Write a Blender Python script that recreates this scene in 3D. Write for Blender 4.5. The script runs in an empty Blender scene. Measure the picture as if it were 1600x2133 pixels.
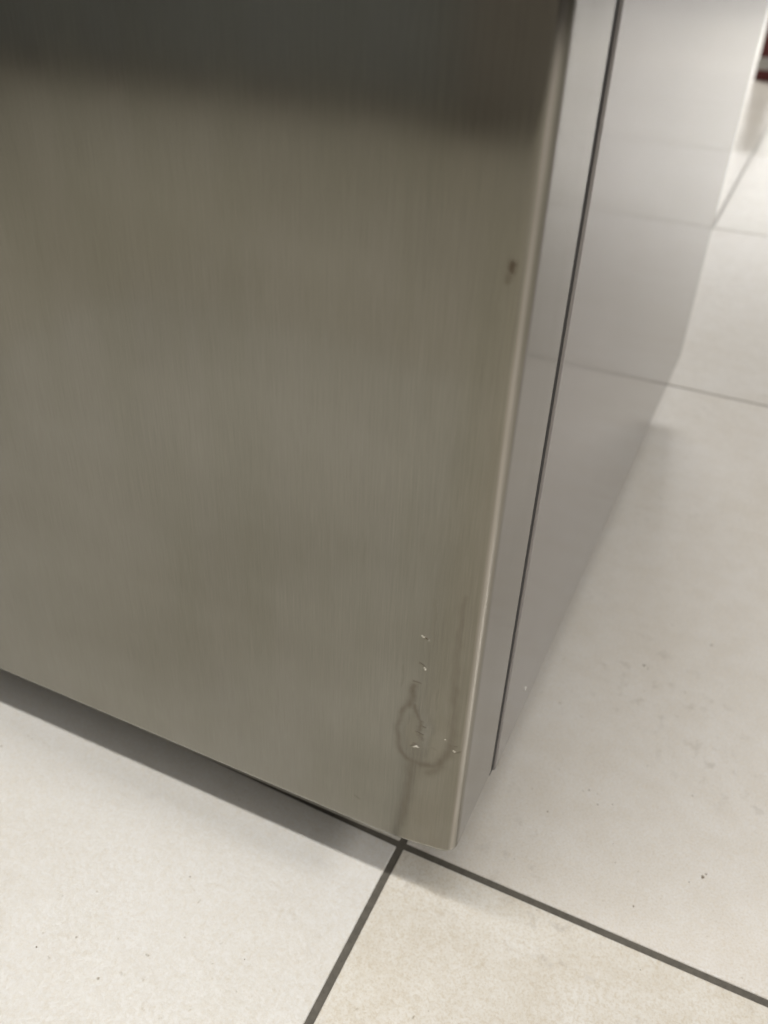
import bpy, bmesh, math, random
from mathutils import Vector, Matrix, Euler
random.seed(7)
S = bpy.context.scene
C = S.collection

# ---------------------------------------------------------------- camera
cam_d = bpy.data.cameras.new('camera')
cam = bpy.data.objects.new('camera', cam_d); C.objects.link(cam)
rz1, rx, rz2 = 0.408773839, 0.969627050, 0.0454774946
M = Matrix.Rotation(rz1, 3, 'Z') @ Matrix.Rotation(rx, 3, 'X') @ Matrix.Rotation(rz2, 3, 'Z')
cam.matrix_world = Matrix.Translation((0.0613066, -0.237691, 0.419511)) @ M.to_4x4()
cam_d.sensor_fit = 'HORIZONTAL'; cam_d.sensor_width = 36.0
cam_d.lens = 1814.57 / 1600 * 36
cam_d.clip_start = 0.01; cam_d.clip_end = 100
cam_d.dof.use_dof = True
cam_d.dof.focus_distance = 0.365
cam_d.dof.aperture_fstop = 12.0
S.camera = cam

# ---------------------------------------------------------------- world: dim neutral light of a shop interior
w = bpy.data.worlds.new('World'); S.world = w; w.use_nodes = True
bg = w.node_tree.nodes['Background']
bg.inputs['Color'].default_value = (1.0, 0.96, 0.92, 1)
bg.inputs['Strength'].default_value = 0.20

S.view_settings.view_transform = 'Standard'
S.view_settings.look = 'None'
S.view_settings.exposure = 0.0
S.view_settings.gamma = 1.0

# ---------------------------------------------------------------- ceiling lamps of the shop
def lamp(name, loc, sx, sy, power, col=(1.0, 0.98, 0.95)):
    d = bpy.data.lights.new(name, 'AREA'); d.shape = 'RECTANGLE'
    d.size = sx; d.size_y = sy; d.energy = power; d.color = col
    o = bpy.data.objects.new(name, d); C.objects.link(o); o.location = loc
    return o
lamp('ceiling_lamp', (-0.5, -0.77, 2.75), 3.0, 0.07, 69)
lamp('ceiling_lamp', (-0.4, -1.45, 2.75), 1.8, 1.2, 14)
lamp('ceiling_lamp', (3.1, 0.1, 2.75), 0.9, 0.6, 74)
lamp('ceiling_lamp', (-1.2, 4.4, 2.75), 1.4, 1.0, 112)
lamp('ceiling_lamp', (0.6, 13.4, 2.75), 7.0, 0.6, 470)
lamp('ceiling_lamp', (2.0, 22.0, 2.75), 12.0, 1.2, 700)

# ---------------------------------------------------------------- material helpers
def mat(name):
    m = bpy.data.materials.new(name); m.use_nodes = True
    nt = m.node_tree
    return m, nt, nt.nodes['Principled BSDF']
def N(nt, t, **kw):
    n = nt.nodes.new(t)
    for k, v in kw.items():
        if k in n.inputs.keys(): n.inputs[k].default_value = v
        else: setattr(n, k, v)
    return n
def mapping(nt, scale, coord='Object'):
    tc = N(nt, 'ShaderNodeTexCoord'); mp = N(nt, 'ShaderNodeMapping')
    mp.inputs['Scale'].default_value = scale
    nt.links.new(tc.outputs[coord], mp.inputs['Vector'])
    return mp.outputs['Vector']
def noise(nt, vec, scale, detail=3.0, rough=0.5):
    n = N(nt, 'ShaderNodeTexNoise'); n.inputs['Scale'].default_value = scale
    n.inputs['Detail'].default_value = detail; n.inputs['Roughness'].default_value = rough
    nt.links.new(vec, n.inputs['Vector'])
    return n.outputs['Fac']
def maprange(nt, src, a, b, c, d):
    n = N(nt, 'ShaderNodeMapRange')
    for i, x in enumerate((a, b, c, d)): n.inputs[i + 1].default_value = x
    nt.links.new(src, n.inputs[0]); return n.outputs[0]
def mixc(nt, fac, a, b, mode='MIX'):
    n = N(nt, 'ShaderNodeMix', data_type='RGBA', blend_type=mode)
    for sock, val in ((n.inputs[0], fac), (n.inputs[6], a), (n.inputs[7], b)):
        if isinstance(val, (int, float)): sock.default_value = val
        elif isinstance(val, tuple): sock.default_value = (*val, 1)
        else: nt.links.new(val, sock)
    return n.outputs[2]
def math_(nt, op, a, b=0.0):
    n = N(nt, 'ShaderNodeMath', operation=op)
    for sock, val in ((n.inputs[0], a), (n.inputs[1], b)):
        if isinstance(val, (int, float)): sock.default_value = val
        else: nt.links.new(val, sock)
    return n.outputs[0]
def bump(nt, bs, height, strength, dist):
    b = N(nt, 'ShaderNodeBump'); b.inputs['Strength'].default_value = strength
    b.inputs['Distance'].default_value = dist
    nt.links.new(height, b.inputs['Height']); nt.links.new(b.outputs[0], bs.inputs['Normal'])

# brushed stainless steel, vertical grain
def steel_mat(name, ca, cb, r0=0.13):
    m, nt, bs = mat(name)
    v = mapping(nt, (1, 1, 0.02))
    g1 = noise(nt, v, 4200, 2.0); g2 = noise(nt, v, 1500, 2.0)
    g = math_(nt, 'ADD', math_(nt, 'MULTIPLY', g1, 0.6), math_(nt, 'MULTIPLY', g2, 0.4))
    col = mixc(nt, maprange(nt, g, 0.3, 0.7, 0, 1), ca, cb)
    # broad soft patches painting in uneven reflected shade, and long wipe streaks along the grain
    cl = noise(nt, mapping(nt, (1, 1, 1.6)), 6.5, 3.0)
    col = mixc(nt, maprange(nt, cl, 0.38, 0.62, 0.0, 1.0), col, mixc(nt, 1.0, col, (0.87, 0.865, 0.85), 'MULTIPLY'))
    st = noise(nt, mapping(nt, (1, 1, 0.12)), 55, 3.0, 0.6)
    col = mixc(nt, maprange(nt, st, 0.4, 0.62, 0.0, 1.0), col, mixc(nt, 1.0, col, (0.965, 0.97, 0.955), 'MULTIPLY'))
    at = N(nt, 'ShaderNodeAttribute', attribute_name='wear_and_light')
    sep = N(nt, 'ShaderNodeSeparateColor'); nt.links.new(at.outputs['Color'], sep.inputs[0])
    col = mixc(nt, math_(nt, 'MULTIPLY', sep.outputs[0], 0.7), col, (0.12, 0.10, 0.075))
    col = mixc(nt, sep.outputs[1], col, (0.9, 0.88, 0.82))
    # highlight along the folded edge, painted in as a lighter colour; the flange behind it is satin
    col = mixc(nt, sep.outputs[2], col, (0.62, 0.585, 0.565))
    nt.links.new(col, bs.inputs['Base Color'])
    bs.inputs['Metallic'].default_value = 1.0
    r = maprange(nt, g, 0.3, 0.7, r0, r0 + 0.03)
    r = math_(nt, 'ADD', r, math_(nt, 'MULTIPLY', sep.outputs[0], 0.12))
    r = math_(nt, 'ADD', r, math_(nt, 'MULTIPLY', maprange(nt, st, 0.3, 0.7, 0, 1), 0.05))
    nt.links.new(r, bs.inputs['Roughness'])
    bs.inputs['Anisotropic'].default_value = 0.8
    bs.inputs['Anisotropic Rotation'].default_value = 0.0
    t = N(nt, 'ShaderNodeTangent', direction_type='RADIAL', axis='Z')
    nt.links.new(t.outputs[0], bs.inputs['Tangent'])
    bump(nt, bs, g, 0.05, 0.00002)
    return m

def cabinet_mat():
    m, nt, bs = mat('grey_painted_steel')
    v = mapping(nt, (1, 1, 1))
    c = noise(nt, v, 12, 3)
    nt.links.new(mixc(nt, maprange(nt, c, 0.3, 0.7, 0, 1), (0.222, 0.207, 0.200), (0.245, 0.229, 0.221)), bs.inputs['Base Color'])
    bs.inputs['Metallic'].default_value = 0.35
    bs.inputs['Roughness'].default_value = 0.11
    bump(nt, bs, noise(nt, v, 500, 2), 0.05, 0.00006)
    return m

def plain(name, col, rough, metallic=0.0, sc=60, bmp=0.1):
    m, nt, bs = mat(name)
    v = mapping(nt, (1, 1, 1))
    c = noise(nt, v, sc, 4)
    dark = tuple(x * 0.85 for x in col); lite = tuple(min(1, x * 1.12) for x in col)
    nt.links.new(mixc(nt, maprange(nt, c, 0.3, 0.7, 0, 1), dark, lite), bs.inputs['Base Color'])
    bs.inputs['Roughness'].default_value = rough; bs.inputs['Metallic'].default_value = metallic
    bump(nt, bs, c, bmp, 0.0005)
    return m

# porcelain floor tile: mottled cream, pinholes, fine grain
def tile_mat():
    m, nt, bs = mat('cream_porcelain_tile')
    oi = N(nt, 'ShaderNodeObjectInfo')
    tc = N(nt, 'ShaderNodeTexCoord')
    add = N(nt, 'ShaderNodeVectorMath', operation='ADD')
    sc = N(nt, 'ShaderNodeVectorMath', operation='SCALE'); sc.inputs['Scale'].default_value = 7.0
    nt.links.new(oi.outputs['Location'], sc.inputs[0])
    nt.links.new(tc.outputs['Object'], add.inputs[0]); nt.links.new(sc.outputs[0], add.inputs[1])
    v = add.outputs[0]
    big = noise(nt, v, 7, 4, 0.55); mid = noise(nt, v, 45, 5, 0.65); fine = noise(nt, v, 420, 3, 0.7)
    pits = noise(nt, v, 210, 2, 0.5)
    warm = maprange(nt, big, 0.35, 0.65, 0, 1)
    # per-tile tone carried in the object colour
    base = mixc(nt, warm, (0.69, 0.672, 0.635), (0.72, 0.708, 0.682))
    base = mixc(nt, 1.0, base, oi.outputs['Color'], 'MULTIPLY')
    base = mixc(nt, math_(nt, 'MULTIPLY', oi.outputs['Alpha'], maprange(nt, mid, 0.38, 0.62, 0.0, 1.0)), base, mixc(nt, 1.0, base, (0.90, 0.87, 0.82), 'MULTIPLY'))
    gran = noise(nt, v, 900, 2, 0.6)
    base = mixc(nt, math_(nt, 'MULTIPLY', math_(nt, 'ADD', oi.outputs['Alpha'], 0.25), maprange(nt, gran, 0.45, 0.68, 0.0, 0.9)), base, mixc(nt, 1.0, base, (0.86, 0.81, 0.73), 'MULTIPLY'))
    base = mixc(nt, maprange(nt, fine, 0.42, 0.68, 0.0, 0.5), base, mixc(nt, 1.0, base, (0.80, 0.75, 0.66), 'MULTIPLY'))
    msk = noise(nt, v, 16, 2, 0.5)
    pm = math_(nt, 'MULTIPLY', maprange(nt, pits, 0.70, 0.76, 0, 1), maprange(nt, msk, 0.5, 0.62, 0, 1))
    base = mixc(nt, math_(nt, 'MULTIPLY', pm, 0.8), base, (0.28, 0.24, 0.19))
    sm = math_(nt, 'MULTIPLY', maprange(nt, noise(nt, v, 95, 4, 0.6), 0.56, 0.72, 0, 1), maprange(nt, noise(nt, v, 9, 2, 0.5), 0.50, 0.62, 0, 1))
    base = mixc(nt, math_(nt, 'MULTIPLY', sm, math_(nt, 'MULTIPLY', oi.outputs['Alpha'], 1.1)), base, (0.42, 0.375, 0.32))
    nt.links.new(base, bs.inputs['Base Color'])
    nt.links.new(maprange(nt, fine, 0.3, 0.7, 0.20, 0.32), bs.inputs['Roughness'])
    bs.inputs['Specular IOR Level'].default_value = 0.5
    h = math_(nt, 'SUBTRACT', math_(nt, 'ADD', math_(nt, 'MULTIPLY', fine, 0.35), math_(nt, 'MULTIPLY', mid, 0.65)), math_(nt, 'MULTIPLY', pm, 0.5))
    bump(nt, bs, h, 0.35, 0.0006)
    return m

def grout_mat():
    m, nt, bs = mat('grey_grout')
    v = mapping(nt, (1, 1, 1))
    c = noise(nt, v, 300, 4, 0.7); d = noise(nt, v, 14, 3)
    col = mixc(nt, maprange(nt, c, 0.3, 0.7, 0, 1), (0.062, 0.055, 0.044), (0.115, 0.103, 0.082))
    col = mixc(nt, maprange(nt, d, 0.35, 0.7, 0, 0.4), col, (0.16, 0.145, 0.12))
    # joints get lighter further back: their distant sheen is painted into the colour
    tc = N(nt, 'ShaderNodeTexCoord'); sp = N(nt, 'ShaderNodeSeparateXYZ'); nt.links.new(tc.outputs['Object'], sp.inputs[0])
    col = mixc(nt, maprange(nt, sp.outputs['Y'], 0.15, 0.6, 0.0, 1.0), col, mixc(nt, maprange(nt, c, 0.3, 0.7, 0, 1), (0.21, 0.195, 0.165), (0.27, 0.25, 0.215)))
    nt.links.new(col, bs.inputs['Base Color']); bs.inputs['Roughness'].default_value = 0.6
    bump(nt, bs, c, 0.6, 0.0008)
    return m

STEEL = steel_mat('brushed_stainless_steel', (0.226, 0.217, 0.187), (0.278, 0.267, 0.231))
FLANGE = steel_mat('satin_steel_flange', (0.235, 0.224, 0.210), (0.262, 0.250, 0.234), 0.07)
PAINT = cabinet_mat(); TILE = tile_mat(); GROUT = grout_mat()
RUBBER = plain('dark_rubber', (0.014, 0.013, 0.012), 0.7)
PLASTIC = plain('black_plastic', (0.025, 0.025, 0.025), 0.45)
ZINC = plain('zinc_plated_steel', (0.5, 0.49, 0.46), 0.35, 1.0)
RED = plain('dark_red_lacquer', (0.085, 0.006, 0.005), 0.35, sc=20)
TRIM = plain('satin_metal_trim', (0.42, 0.41, 0.38), 0.35, 0.6)
CHAR = plain('charcoal_lacquer', (0.28, 0.26, 0.24), 0.5, sc=5)
GLOSSCHIP = plain('bare_metal_chip', (0.9, 0.88, 0.84), 0.3)
GRIME = plain('brown_grime', (0.20, 0.165, 0.12), 0.8, sc=900)
BLUEGREY = plain('blue_grey_lacquer', (0.25, 0.265, 0.275), 0.4, sc=8)

# ---------------------------------------------------------------- mesh helpers
def link(name, me, m, parent=None, smooth=False):
    o = bpy.data.objects.new(name, me); C.objects.link(o)
    if m and not me.materials: me.materials.append(m)
    if smooth:
        for p in me.polygons: p.use_smooth = True
    if parent: o.parent = parent
    return o
def box_mesh(name, x0, y0, z0, x1, y1, z1, bevel=0.0, seg=2):
    bm = bmesh.new()
    bmesh.ops.create_cube(bm, size=1.0)
    for v in bm.verts:
        v.co = Vector(((x0 + x1) / 2 + v.co.x * (x1 - x0), (y0 + y1) / 2 + v.co.y * (y1 - y0), (z0 + z1) / 2 + v.co.z * (z1 - z0)))
    if bevel: bmesh.ops.bevel(bm, geom=bm.edges[:], offset=bevel, segments=seg, profile=0.5, affect='EDGES')
    me = bpy.data.meshes.new(name); bm.to_mesh(me); bm.free()
    return me
def box(name, a, b, m, parent=None, bevel=0.0, seg=2):
    me = box_mesh(name, *a, *b, bevel, seg)
    return link(name, me, m, parent, smooth=False)
def cyl(name, x, y, z0, z1, r, m, parent=None, r2=None, n=32):
    bm = bmesh.new()
    bmesh.ops.create_cone(bm, cap_ends=True, segments=n, radius1=r, radius2=r if r2 is None else r2, depth=z1 - z0)
    bmesh.ops.translate(bm, verts=bm.verts, vec=(x, y, (z0 + z1) / 2))
    bmesh.ops.bevel(bm, geom=[e for e in bm.edges if abs(e.verts[0].co.z - e.verts[1].co.z) < 1e-6], offset=min(0.001, r * 0.1), segments=2, affect='EDGES')
    me = bpy.data.meshes.new(name); bm.to_mesh(me); bm.free()
    return link(name, me, m, parent)
def thing(name, label, cat, loc=(0, 0, 0), group=None):
    o = bpy.data.objects.new(name, None); C.objects.link(o); o.location = loc
    o['label'] = label; o['category'] = cat
    if group: o['group'] = group
    return o

# ---------------------------------------------------------------- floor: grout bed and separate tiles
YAW = -0.0032
P = 0.66385; G = 0.0040; XA = -0.0381; YB = 0.0360
floor = bpy.data.objects.new('floor', bpy.data.meshes.new('floor')); C.objects.link(floor)
bm = bmesh.new()
bmesh.ops.create_grid(bm, x_segments=2, y_segments=2, size=14)
bmesh.ops.translate(bm, verts=bm.verts, vec=(0, 3, -0.0008))
bm.to_mesh(floor.data); bm.free()
floor.data.materials.append(GROUT); floor['kind'] = 'structure'
floor.rotation_euler.z = YAW
h = (P - G) / 2
tile_me = box_mesh('tile', -h, -h, -0.010, h, h, 0.0, 0.0007, 3)
tile_me.materials.append(TILE)
bm = bmesh.new(); bm.from_mesh(tile_me)
bmesh.ops.bisect_plane(bm, geom=bm.verts[:] + bm.edges[:] + bm.faces[:], plane_co=(h - 0.14, 0, 0), plane_no=(1, 0, 0))
for v in bm.verts:
    if v.co.y > h - 0.01: v.co.y += min(0.14, h - v.co.x) * 0.029
skew_me = bpy.data.meshes.new('tile'); bm.to_mesh(skew_me); bm.free(); skew_me.materials.append(TILE)
tones = {(-1, -1): (1.0, 1.0, 1.0, 0.15), (0, -1): (1.0, 0.985, 0.95, 0.6), (0, 0): (1.0, 0.985, 0.97, 0.4)}
for i in range(-6, 6):
    for j in range(-6, 13):
        t = bpy.data.objects.new('tile', tile_me); C.objects.link(t); t.parent = floor
        t.location = (XA + (i + 0.5) * P, YB + (j + 0.5) * P, random.uniform(-0.0001, 0.0001))
        t.location.x -= 0.0142 if j >= 2 else (0.024 if j == 1 else 0.0)
        if (i, j) == (-1, -1):      # cut slightly out of square at its back edge
            t.data = skew_me
        if (i, j) in tones: t.color = tones[(i, j)]
        else:
            q = random.uniform(0.92, 0.99); t.color = (q, q * 0.985, q * random.uniform(0.93, 0.97), 0.4)
# small chips and specks of grime lying on / pressed into the tiles in view
def blob(name, x, y, rx_, ry, hgt, m, parent, seed):
    r = random.Random(seed); bm = bmesh.new(); n = 14; top = []; bot = []
    for k in range(n):
        a = 2 * math.pi * k / n; q = r.uniform(0.55, 1.15)
        bot.append(bm.verts.new((x + rx_ * q * math.cos(a), y + ry * q * math.sin(a), 0.0)))
        top.append(bm.verts.new((x + rx_ * q * 0.7 * math.cos(a), y + ry * q * 0.7 * math.sin(a), hgt)))
    for k in range(n): bm.faces.new((bot[k], bot[(k + 1) % n], top[(k + 1) % n], top[k]))
    bm.faces.new(top)
    me = bpy.data.meshes.new(name); bm.to_mesh(me); bm.free()
    return link(name, me, m, parent)
SPK = [(0.0428, 0.1163), (0.0509, 0.1181), (0.0529, 0.1109), (0.0459, 0.1186), (0.0156, 0.1046), (0.1017, 0.1423), (0.0668, 0.0889), (0.0734, 0.1524), (0.0258, 0.1253), (0.0948, 0.0249), (0.0205, 0.0554), (0.0705, 0.0778), (0.1089, 0.0841), (0.0848, 0.0567), (0.0607, 0.1148), (0.0282, 0.0931), (-0.1738, -0.0949), (-0.0802, -0.0556), (-0.1295, -0.0311)]
for k, (x, y) in enumerate(SPK):
    q = random.uniform(0.00025, 0.0006)
    blob('grime_speck', x, y, q, q * random.uniform(0.7, 1.2), 0.00008, GRIME, floor, 40 + k)
for k, (x, y, a, b) in enumerate(((0.1150, 0.0905, 0.0009, 0.0014), (0.1165, 0.0930, 0.0007, 0.0006), (0.0545, 0.2388, 0.0012, 0.0010), (0.0575, 0.2370, 0.0006, 0.0007))):
    blob('grime_speck', x, y, a, b, 0.00012, GRIME, floor, k)

# ---------------------------------------------------------------- refrigerator
fr = thing('refrigerator', 'stainless steel refrigerator with grey side panel and scratched dented lower door corner', 'refrigerator')
ZD, ZB, T, D, W, H = 0.0578, 0.0496, 0.0575, 0.668, 0.75, 1.70
GAP0, GAP1 = T, T + 0.0078

def sstep(a, b, x):
    t = max(0.0, min(1.0, (x - a) / (b - a))); return t * t * (3 - 2 * t)

# cross-section of the door skin (x, y), from the right rear fold round the front to the left rear fold
XC = -0.045; CURV = 4.1; RE = 0.0055
def front_y(x):
    if x > XC: return 0.5 * CURV * (x - XC) ** 2
    return 0.0
def right_half(nf):
    # flat/convex front up to x=-RE', then an arc to the side x=0
    xs = -RE
    y0 = front_y(xs); s0 = CURV * (xs - XC); a0 = math.atan(s0)       # tangent direction angle
    # arc from direction a0 to 90 deg ending at x=0
    rr = (0 - xs) / (1 - math.sin(a0))
    pts = []
    n = 12
    for k in range(1, n + 1):
        a = a0 + (math.pi / 2 - a0) * k / n
        pts.append((xs + rr * (math.sin(a) - math.sin(a0)), y0 + rr * (math.cos(a0) - math.cos(a))))
    return pts
front_x = []
x = -W / 2
while x < -0.08: front_x.append(x); x += 0.01 if x > -0.2 else 0.03
x = -0.08
while x < -RE - 1e-6: front_x.append(x); x += 0.0005
front_x.append(-RE)
arc = right_half(0)
prof = [(x, front_y(x)) for x in front_x] + arc
yend = arc[-1][1]
y = yend + 0.002
while y < T - 0.001: prof.append((0.0, y)); y += 0.004
prof += [(0.0, T - 0.0012), (-0.0004, T - 0.0003), (-0.0012, T), (-0.014, T)]
mirror = [(-W - px, py) for px, py in prof[1:]][::-1]
full = mirror + prof          # left rear fold ... front ... right rear fold
# z rows
zr = [ZD + 0.0003, ZD + 0.0008, ZD + 0.0016]
z = ZD + 0.0024
while z < 0.215: zr.append(z); z += 0.0005
while z < 0.325: zr.append(z); z += 0.004
while z < 0.345: zr.append(z); z += 0.0006
while z < 0.42: zr.append(z); z += 0.004
while z < H - 0.002: zr.append(z); z += 0.05
zr.append(H)
# smear outline round the dent, scuffs and painted-in grout reflections on the door face, in door coordinates (x, z) metres
def seg_d(px, pz, a, b):
    ax, az = a; bx, bz = b; dx, dz = bx - ax, bz - az
    t = max(0, min(1, ((px - ax) * dx + (pz - az) * dz) / (dx * dx + dz * dz + 1e-12)))
    return math.hypot(px - ax - t * dx, pz - az - t * dz), t
STAINS_REFLECTIONS = [  # points, start width, end width, strength
    ([(-0.0230, 0.1149), (-0.0260, 0.1162), (-0.0285, 0.1190), (-0.0303, 0.1250), (-0.0309, 0.1340), (-0.0298, 0.1425), (-0.0278, 0.1475), (-0.0262, 0.1500)], 0.0017, 0.0011, 0.42),
    ([(-0.0266, 0.1490), (-0.0254, 0.1545), (-0.0252, 0.1610)], 0.0019, 0.0014, 0.52),
    ([(-0.0247, 0.1500), (-0.0228, 0.1450), (-0.0213, 0.1400), (-0.0213, 0.1343), (-0.0199, 0.1310)], 0.0009, 0.0010, 0.50),
    ([(-0.0232, 0.1149), (-0.0190, 0.1150), (-0.0150, 0.1152), (-0.0118, 0.1175), (-0.0092, 0.1222), (-0.0075, 0.1301)], 0.0016, 0.0021, 0.42),
    ([(-0.0150, 0.1105), (-0.0132, 0.1130), (-0.0110, 0.1175)], 0.0020, 0.0022, 0.34),
    ([(-0.0232, 0.1149), (-0.0238, 0.1060), (-0.0246, 0.0900), (-0.0262, 0.0700)], 0.0019, 0.0015, 0.34),  # reflection of the floor joint in the door, painted in dark
    ([(-0.0080, 0.1250), (-0.0068, 0.1330), (-0.0072, 0.1480), (-0.0082, 0.1650)], 0.0024, 0.0018, 0.30),  # cross joint mirrored along the bend, painted in dark
    ([(-0.0082, 0.1650), (-0.0090, 0.1850), (-0.0088, 0.2120)], 0.0018, 0.0010, 0.22),  # upper end of that painted reflection
    ([(-0.0060, 0.3380), (-0.0064, 0.3360)], 0.0011, 0.0009, 0.9),
    ([(-0.0070, 0.3345), (-0.0076, 0.3325)], 0.0011, 0.0008, 0.5),
]
SCR = [  # dark nicks: a, b, width, depth, strength
    ((-0.0237, 0.1740), (-0.0212, 0.1728), 0.00035, 0.00012, 0.9),
    ((-0.0258, 0.1636), (-0.0226, 0.1627), 0.00035, 0.00010, 0.8),
    ((-0.0228, 0.1415), (-0.0200, 0.1412), 0.00035, 0.00012, 0.6),
    ((-0.0208, 0.1386), (-0.0190, 0.1382), 0.00035, 0.00015, 0.9),
    ((-0.0225, 0.1334), (-0.0194, 0.1335), 0.00045, 0.00018, 0.9),
    ((-0.0222, 0.1318), (-0.0196, 0.1312), 0.00035, 0.00010, 0.6),
    ((-0.0220, 0.1300), (-0.0190, 0.1298), 0.00030, 0.00010, 0.4),
    ((-0.0248, 0.1247), (-0.0222, 0.1252), 0.00040, 0.00012, 0.9),
    ((-0.0240, 0.1262), (-0.0226, 0.1262), 0.00030, 0.00010, 0.7),
    ((-0.0160, 0.1268), (-0.0135, 0.1268), 0.00030, 0.00008, 0.35),
    ((-0.0075, 0.1318), (-0.0045, 0.1320), 0.00050, 0.00010, 0.6),
    ((-0.0052, 0.1280), (-0.0034, 0.1285), 0.00040, 0.00010, 0.7),
    ((-0.0226, 0.1878), (-0.0216, 0.1874), 0.00050, 0.00015, 1.0),
    ((-0.0500, 0.0772), (-0.0475, 0.0766), 0.00040, 0.00006, 0.6),
    ((-0.0190, 0.2080), (-0.0188, 0.1850), 0.00025, 0.00003, 0.25),
    ((-0.0300, 0.1700), (-0.0302, 0.1580), 0.00035, 0.00003, 0.25),
    ((-0.0152, 0.1620), (-0.0154, 0.1500), 0.00025, 0.00003, 0.25),
]
BRT = [  # bright bare nicks, their lamp glints painted in
    ((-0.0238, 0.1884), (-0.0230, 0.1878), 0.00022), ((-0.0211, 0.1876), (-0.0210, 0.1870), 0.00020),
    ((-0.0213, 0.1720), (-0.0209, 0.1713), 0.00024),
    ((-0.0232, 0.1241), (-0.0214, 0.1246), 0.00026), ((-0.0230, 0.1252), (-0.0214, 0.1247), 0.00018),
    ((-0.0096, 0.1340), (-0.0091, 0.1336), 0.00014), ((-0.0061, 0.1289), (-0.0058, 0.1285), 0.00012),
]
def wear_and_light_at(x, z):
    x0, z0 = x, z
    x += 0.0003 * math.sin(z * 520 + 1.3) + 0.00012 * math.sin(z * 2300); z += 0.0003 * math.sin(x0 * 900)
    dk = 0.0; br = 0.0; dy = 0.0
    if x < -0.07 or z > 0.345: return dk, br, dy
    for pts, w0, w1, s in STAINS_REFLECTIONS:
        for k in range(len(pts) - 1):
            d, t = seg_d(x, z, pts[k], pts[k + 1])
            ww = w0 + (w1 - w0) * (k + t) / (len(pts) - 1)
            if d < ww * 3.0:
                val = 1.85 * s * math.exp(-(d / (1.05 * ww)) ** 2) * (0.85 + 0.15 * math.sin(x0 * 700 + z0 * 500) * math.sin(z0 * 260 + 2)); dk = max(dk, val)
    for a, b, ww, dep, s in SCR:
        d, t = seg_d(x, z, a, b)
        if d < ww * 3:
            f = (1 - sstep(0.2 * ww, 1.6 * ww, d)); dk = max(dk, s * f * 1.3); dy += dep * f
    for a, b, ww in BRT:
        d, t = seg_d(x, z, a, b)
        if d < ww * 2.5: br = max(br, 1 - sstep(0.5 * ww, 1.6 * ww, d))
    # shallow dent behind the scuffs
    e = math.hypot((x + 0.0215) / 0.0085, (z - 0.133) / 0.019)
    if e < 1: dy += 0.00045 * (1 - sstep(0.0, 1.0, e))
    e = math.hypot((x + 0.0115) / 0.0060, (z - 0.128) / 0.012)
    if e < 1: dy += 0.00025 * (1 - sstep(0.0, 1.0, e))
    return dk, br, dy
verts = []; wear_and_light = []
n = len(full)
def inset(i, d):
    a = full[max(0, i - 1)]; b = full[min(n - 1, i + 1)]
    tx, ty = b[0] - a[0], b[1] - a[1]; L = math.hypot(tx, ty) or 1
    return (full[i][0] - ty / L * d, full[i][1] + tx / L * d)
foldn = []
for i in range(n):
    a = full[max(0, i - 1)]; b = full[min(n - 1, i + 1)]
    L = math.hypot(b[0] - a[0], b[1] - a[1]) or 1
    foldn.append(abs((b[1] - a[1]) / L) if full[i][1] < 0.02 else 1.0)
for r, z in enumerate(zr):
    ins = (0.0011, 0.0004, 0.00008)[r] if r < 3 else 0.0
    for i in range(n):
        x, y = inset(i, ins) if ins else full[i]
        dk = br = dy = 0.0
        if full[i][0] > -0.08 and full[i][1] < 0.02 and 0.0605 < z < 0.345: dk, br, dy = wear_and_light_at(full[i][0], z)
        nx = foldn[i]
        fold = 0.48 * math.exp(-((nx - 0.72) / 0.12) ** 2) * (0.9 + 0.1 * math.sin(z * 130) * math.sin(z * 47))  # edge highlight, painted in where the skin bends
        verts.append((x, y + dy, z)); wear_and_light.append((dk, br, fold, 1))
faces = []
for r in range(len(zr) - 1):
    for i in range(n - 1):
        a = r * n + i; faces.append((a, a + 1, a + n + 1, a + n))
faces.append(tuple(range(n))[::-1])                       # bottom closing face
faces.append(tuple((len(zr) - 1) * n + i for i in range(n)))
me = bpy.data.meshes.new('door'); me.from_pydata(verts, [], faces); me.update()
ca = me.color_attributes.new('wear_and_light', 'FLOAT_COLOR', 'POINT')
ca.data.foreach_set('color', [c for q in wear_and_light for c in q])
for p in me.polygons: p.use_smooth = len(p.vertices) == 4
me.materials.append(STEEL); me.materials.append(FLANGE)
for p in me.polygons:
    if abs(p.normal.x) > 0.97: p.material_index = 1
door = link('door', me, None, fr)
# smudge near the right edge further up, and the liner/gasket behind the door
box('door_liner', (-W + 0.016, T + 0.0002, ZD + 0.012), (-0.014, T + 0.0012, H - 0.01), RUBBER, fr)
gk = box('gasket', (-W + 0.010, T + 0.0014, ZB + 0.0035), (-0.0007, GAP1 - 0.0002, H - 0.01), RUBBER, fr)
# cabinet body
cab = box('cabinet', (-W, GAP1, ZB), (0.0002, D, H), PAINT, fr, bevel=0.0014, seg=5)
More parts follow.
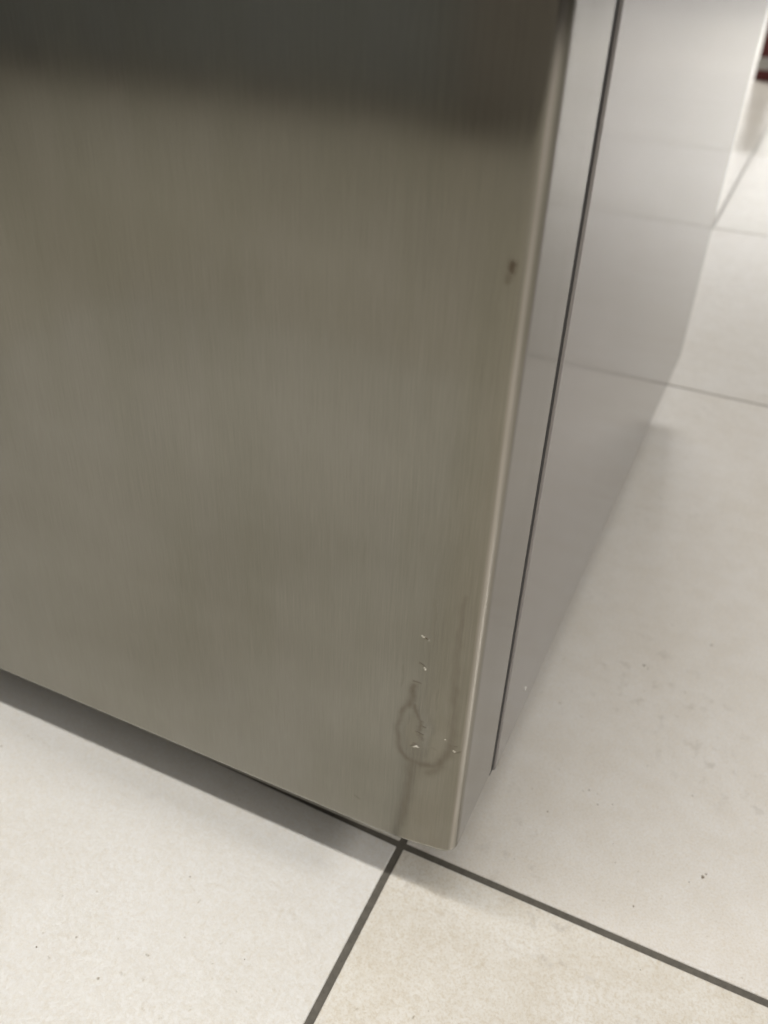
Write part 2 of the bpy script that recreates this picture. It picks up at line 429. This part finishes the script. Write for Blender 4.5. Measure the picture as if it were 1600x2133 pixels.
# underside: base pan, toe grille, hinge bracket, levelling feet
box('base_pan', (-W + 0.02, 0.09, ZB - 0.012), (-0.02, D - 0.03, ZB - 0.0005), ZINC, fr)
gr = box('toe_grille', (-W + 0.03, 0.075, 0.014), (-0.03, 0.083, ZB - 0.001), PLASTIC, fr, bevel=0.001)
hb = box('hinge_bracket', (-0.075, 0.020, ZD - 0.0066), (-0.030, 0.100, ZD - 0.0036), ZINC, fr, bevel=0.0008)
for x, y in ((-0.06, 0.12), (-W + 0.06, 0.12), (-0.06, D - 0.06), (-W + 0.06, D - 0.06)):
    ft = cyl('foot', x, y, 0.0, 0.008, 0.018, PLASTIC, fr, r2=0.014)
    cyl('stem', x, y, 0.0082, ZB - 0.012, 0.005, ZINC, ft, n=20)
# paint chip on the side panel
bm = bmesh.new(); r = random.Random(3); vs = []
for k in range(9):
    a = 2 * math.pi * k / 9; q = r.uniform(0.8, 1.15)
    vs.append(bm.verts.new((0.00035, 0.1104 + 0.0014 * q * math.cos(a), 0.0700 + 0.0011 * q * math.sin(a))))
bm.faces.new(vs)
ext = bmesh.ops.extrude_face_region(bm, geom=bm.faces[:])
bmesh.ops.translate(bm, verts=[g for g in ext['geom'] if isinstance(g, bmesh.types.BMVert)], vec=(0.00025, 0, 0))
me = bpy.data.meshes.new('paint_chip'); bm.to_mesh(me); bm.free()
link('paint_chip', me, GLOSSCHIP, fr)

# ---------------------------------------------------------------- dark red display unit far behind
rd = thing('box', 'dark red box with a grey band near its foot, far behind the refrigerator', 'box', (-0.164, 3.27, 0))
box('foot_block', (0.002, 0.002, 0.0), (0.073, 0.157, 0.034), RED, rd, bevel=0.002)
box('band', (0.0, 0.0, 0.0345), (0.075, 0.16, 0.070), TRIM, rd, bevel=0.002)
box('case', (0.002, 0.002, 0.0705), (0.073, 0.157, 0.30), RED, rd, bevel=0.003)
# row opposite the refrigerator, mirrored in the upper part of its door
ap = thing('display_cabinet', 'dark charcoal cabinet seen only as the dim reflection in the upper door', 'cabinet', (0, -1.85, 0))
box('plinth', (-3.0, -0.5, 0.0), (2.2, -0.03, 0.06), CHAR, ap, bevel=0.002)
for k in range(4):
    box('door_panel', (-3.0 + k * 1.3 + 0.003, -0.02, 0.063), (-3.0 + (k + 1) * 1.3 - 0.003, 0.0, 1.5), (BLUEGREY, BLUEGREY, CHAR, CHAR)[k], ap, bevel=0.003)
box('carcass', (-3.0, -0.5, 0.063), (2.2, -0.022, 1.5), CHAR, ap, bevel=0.002)
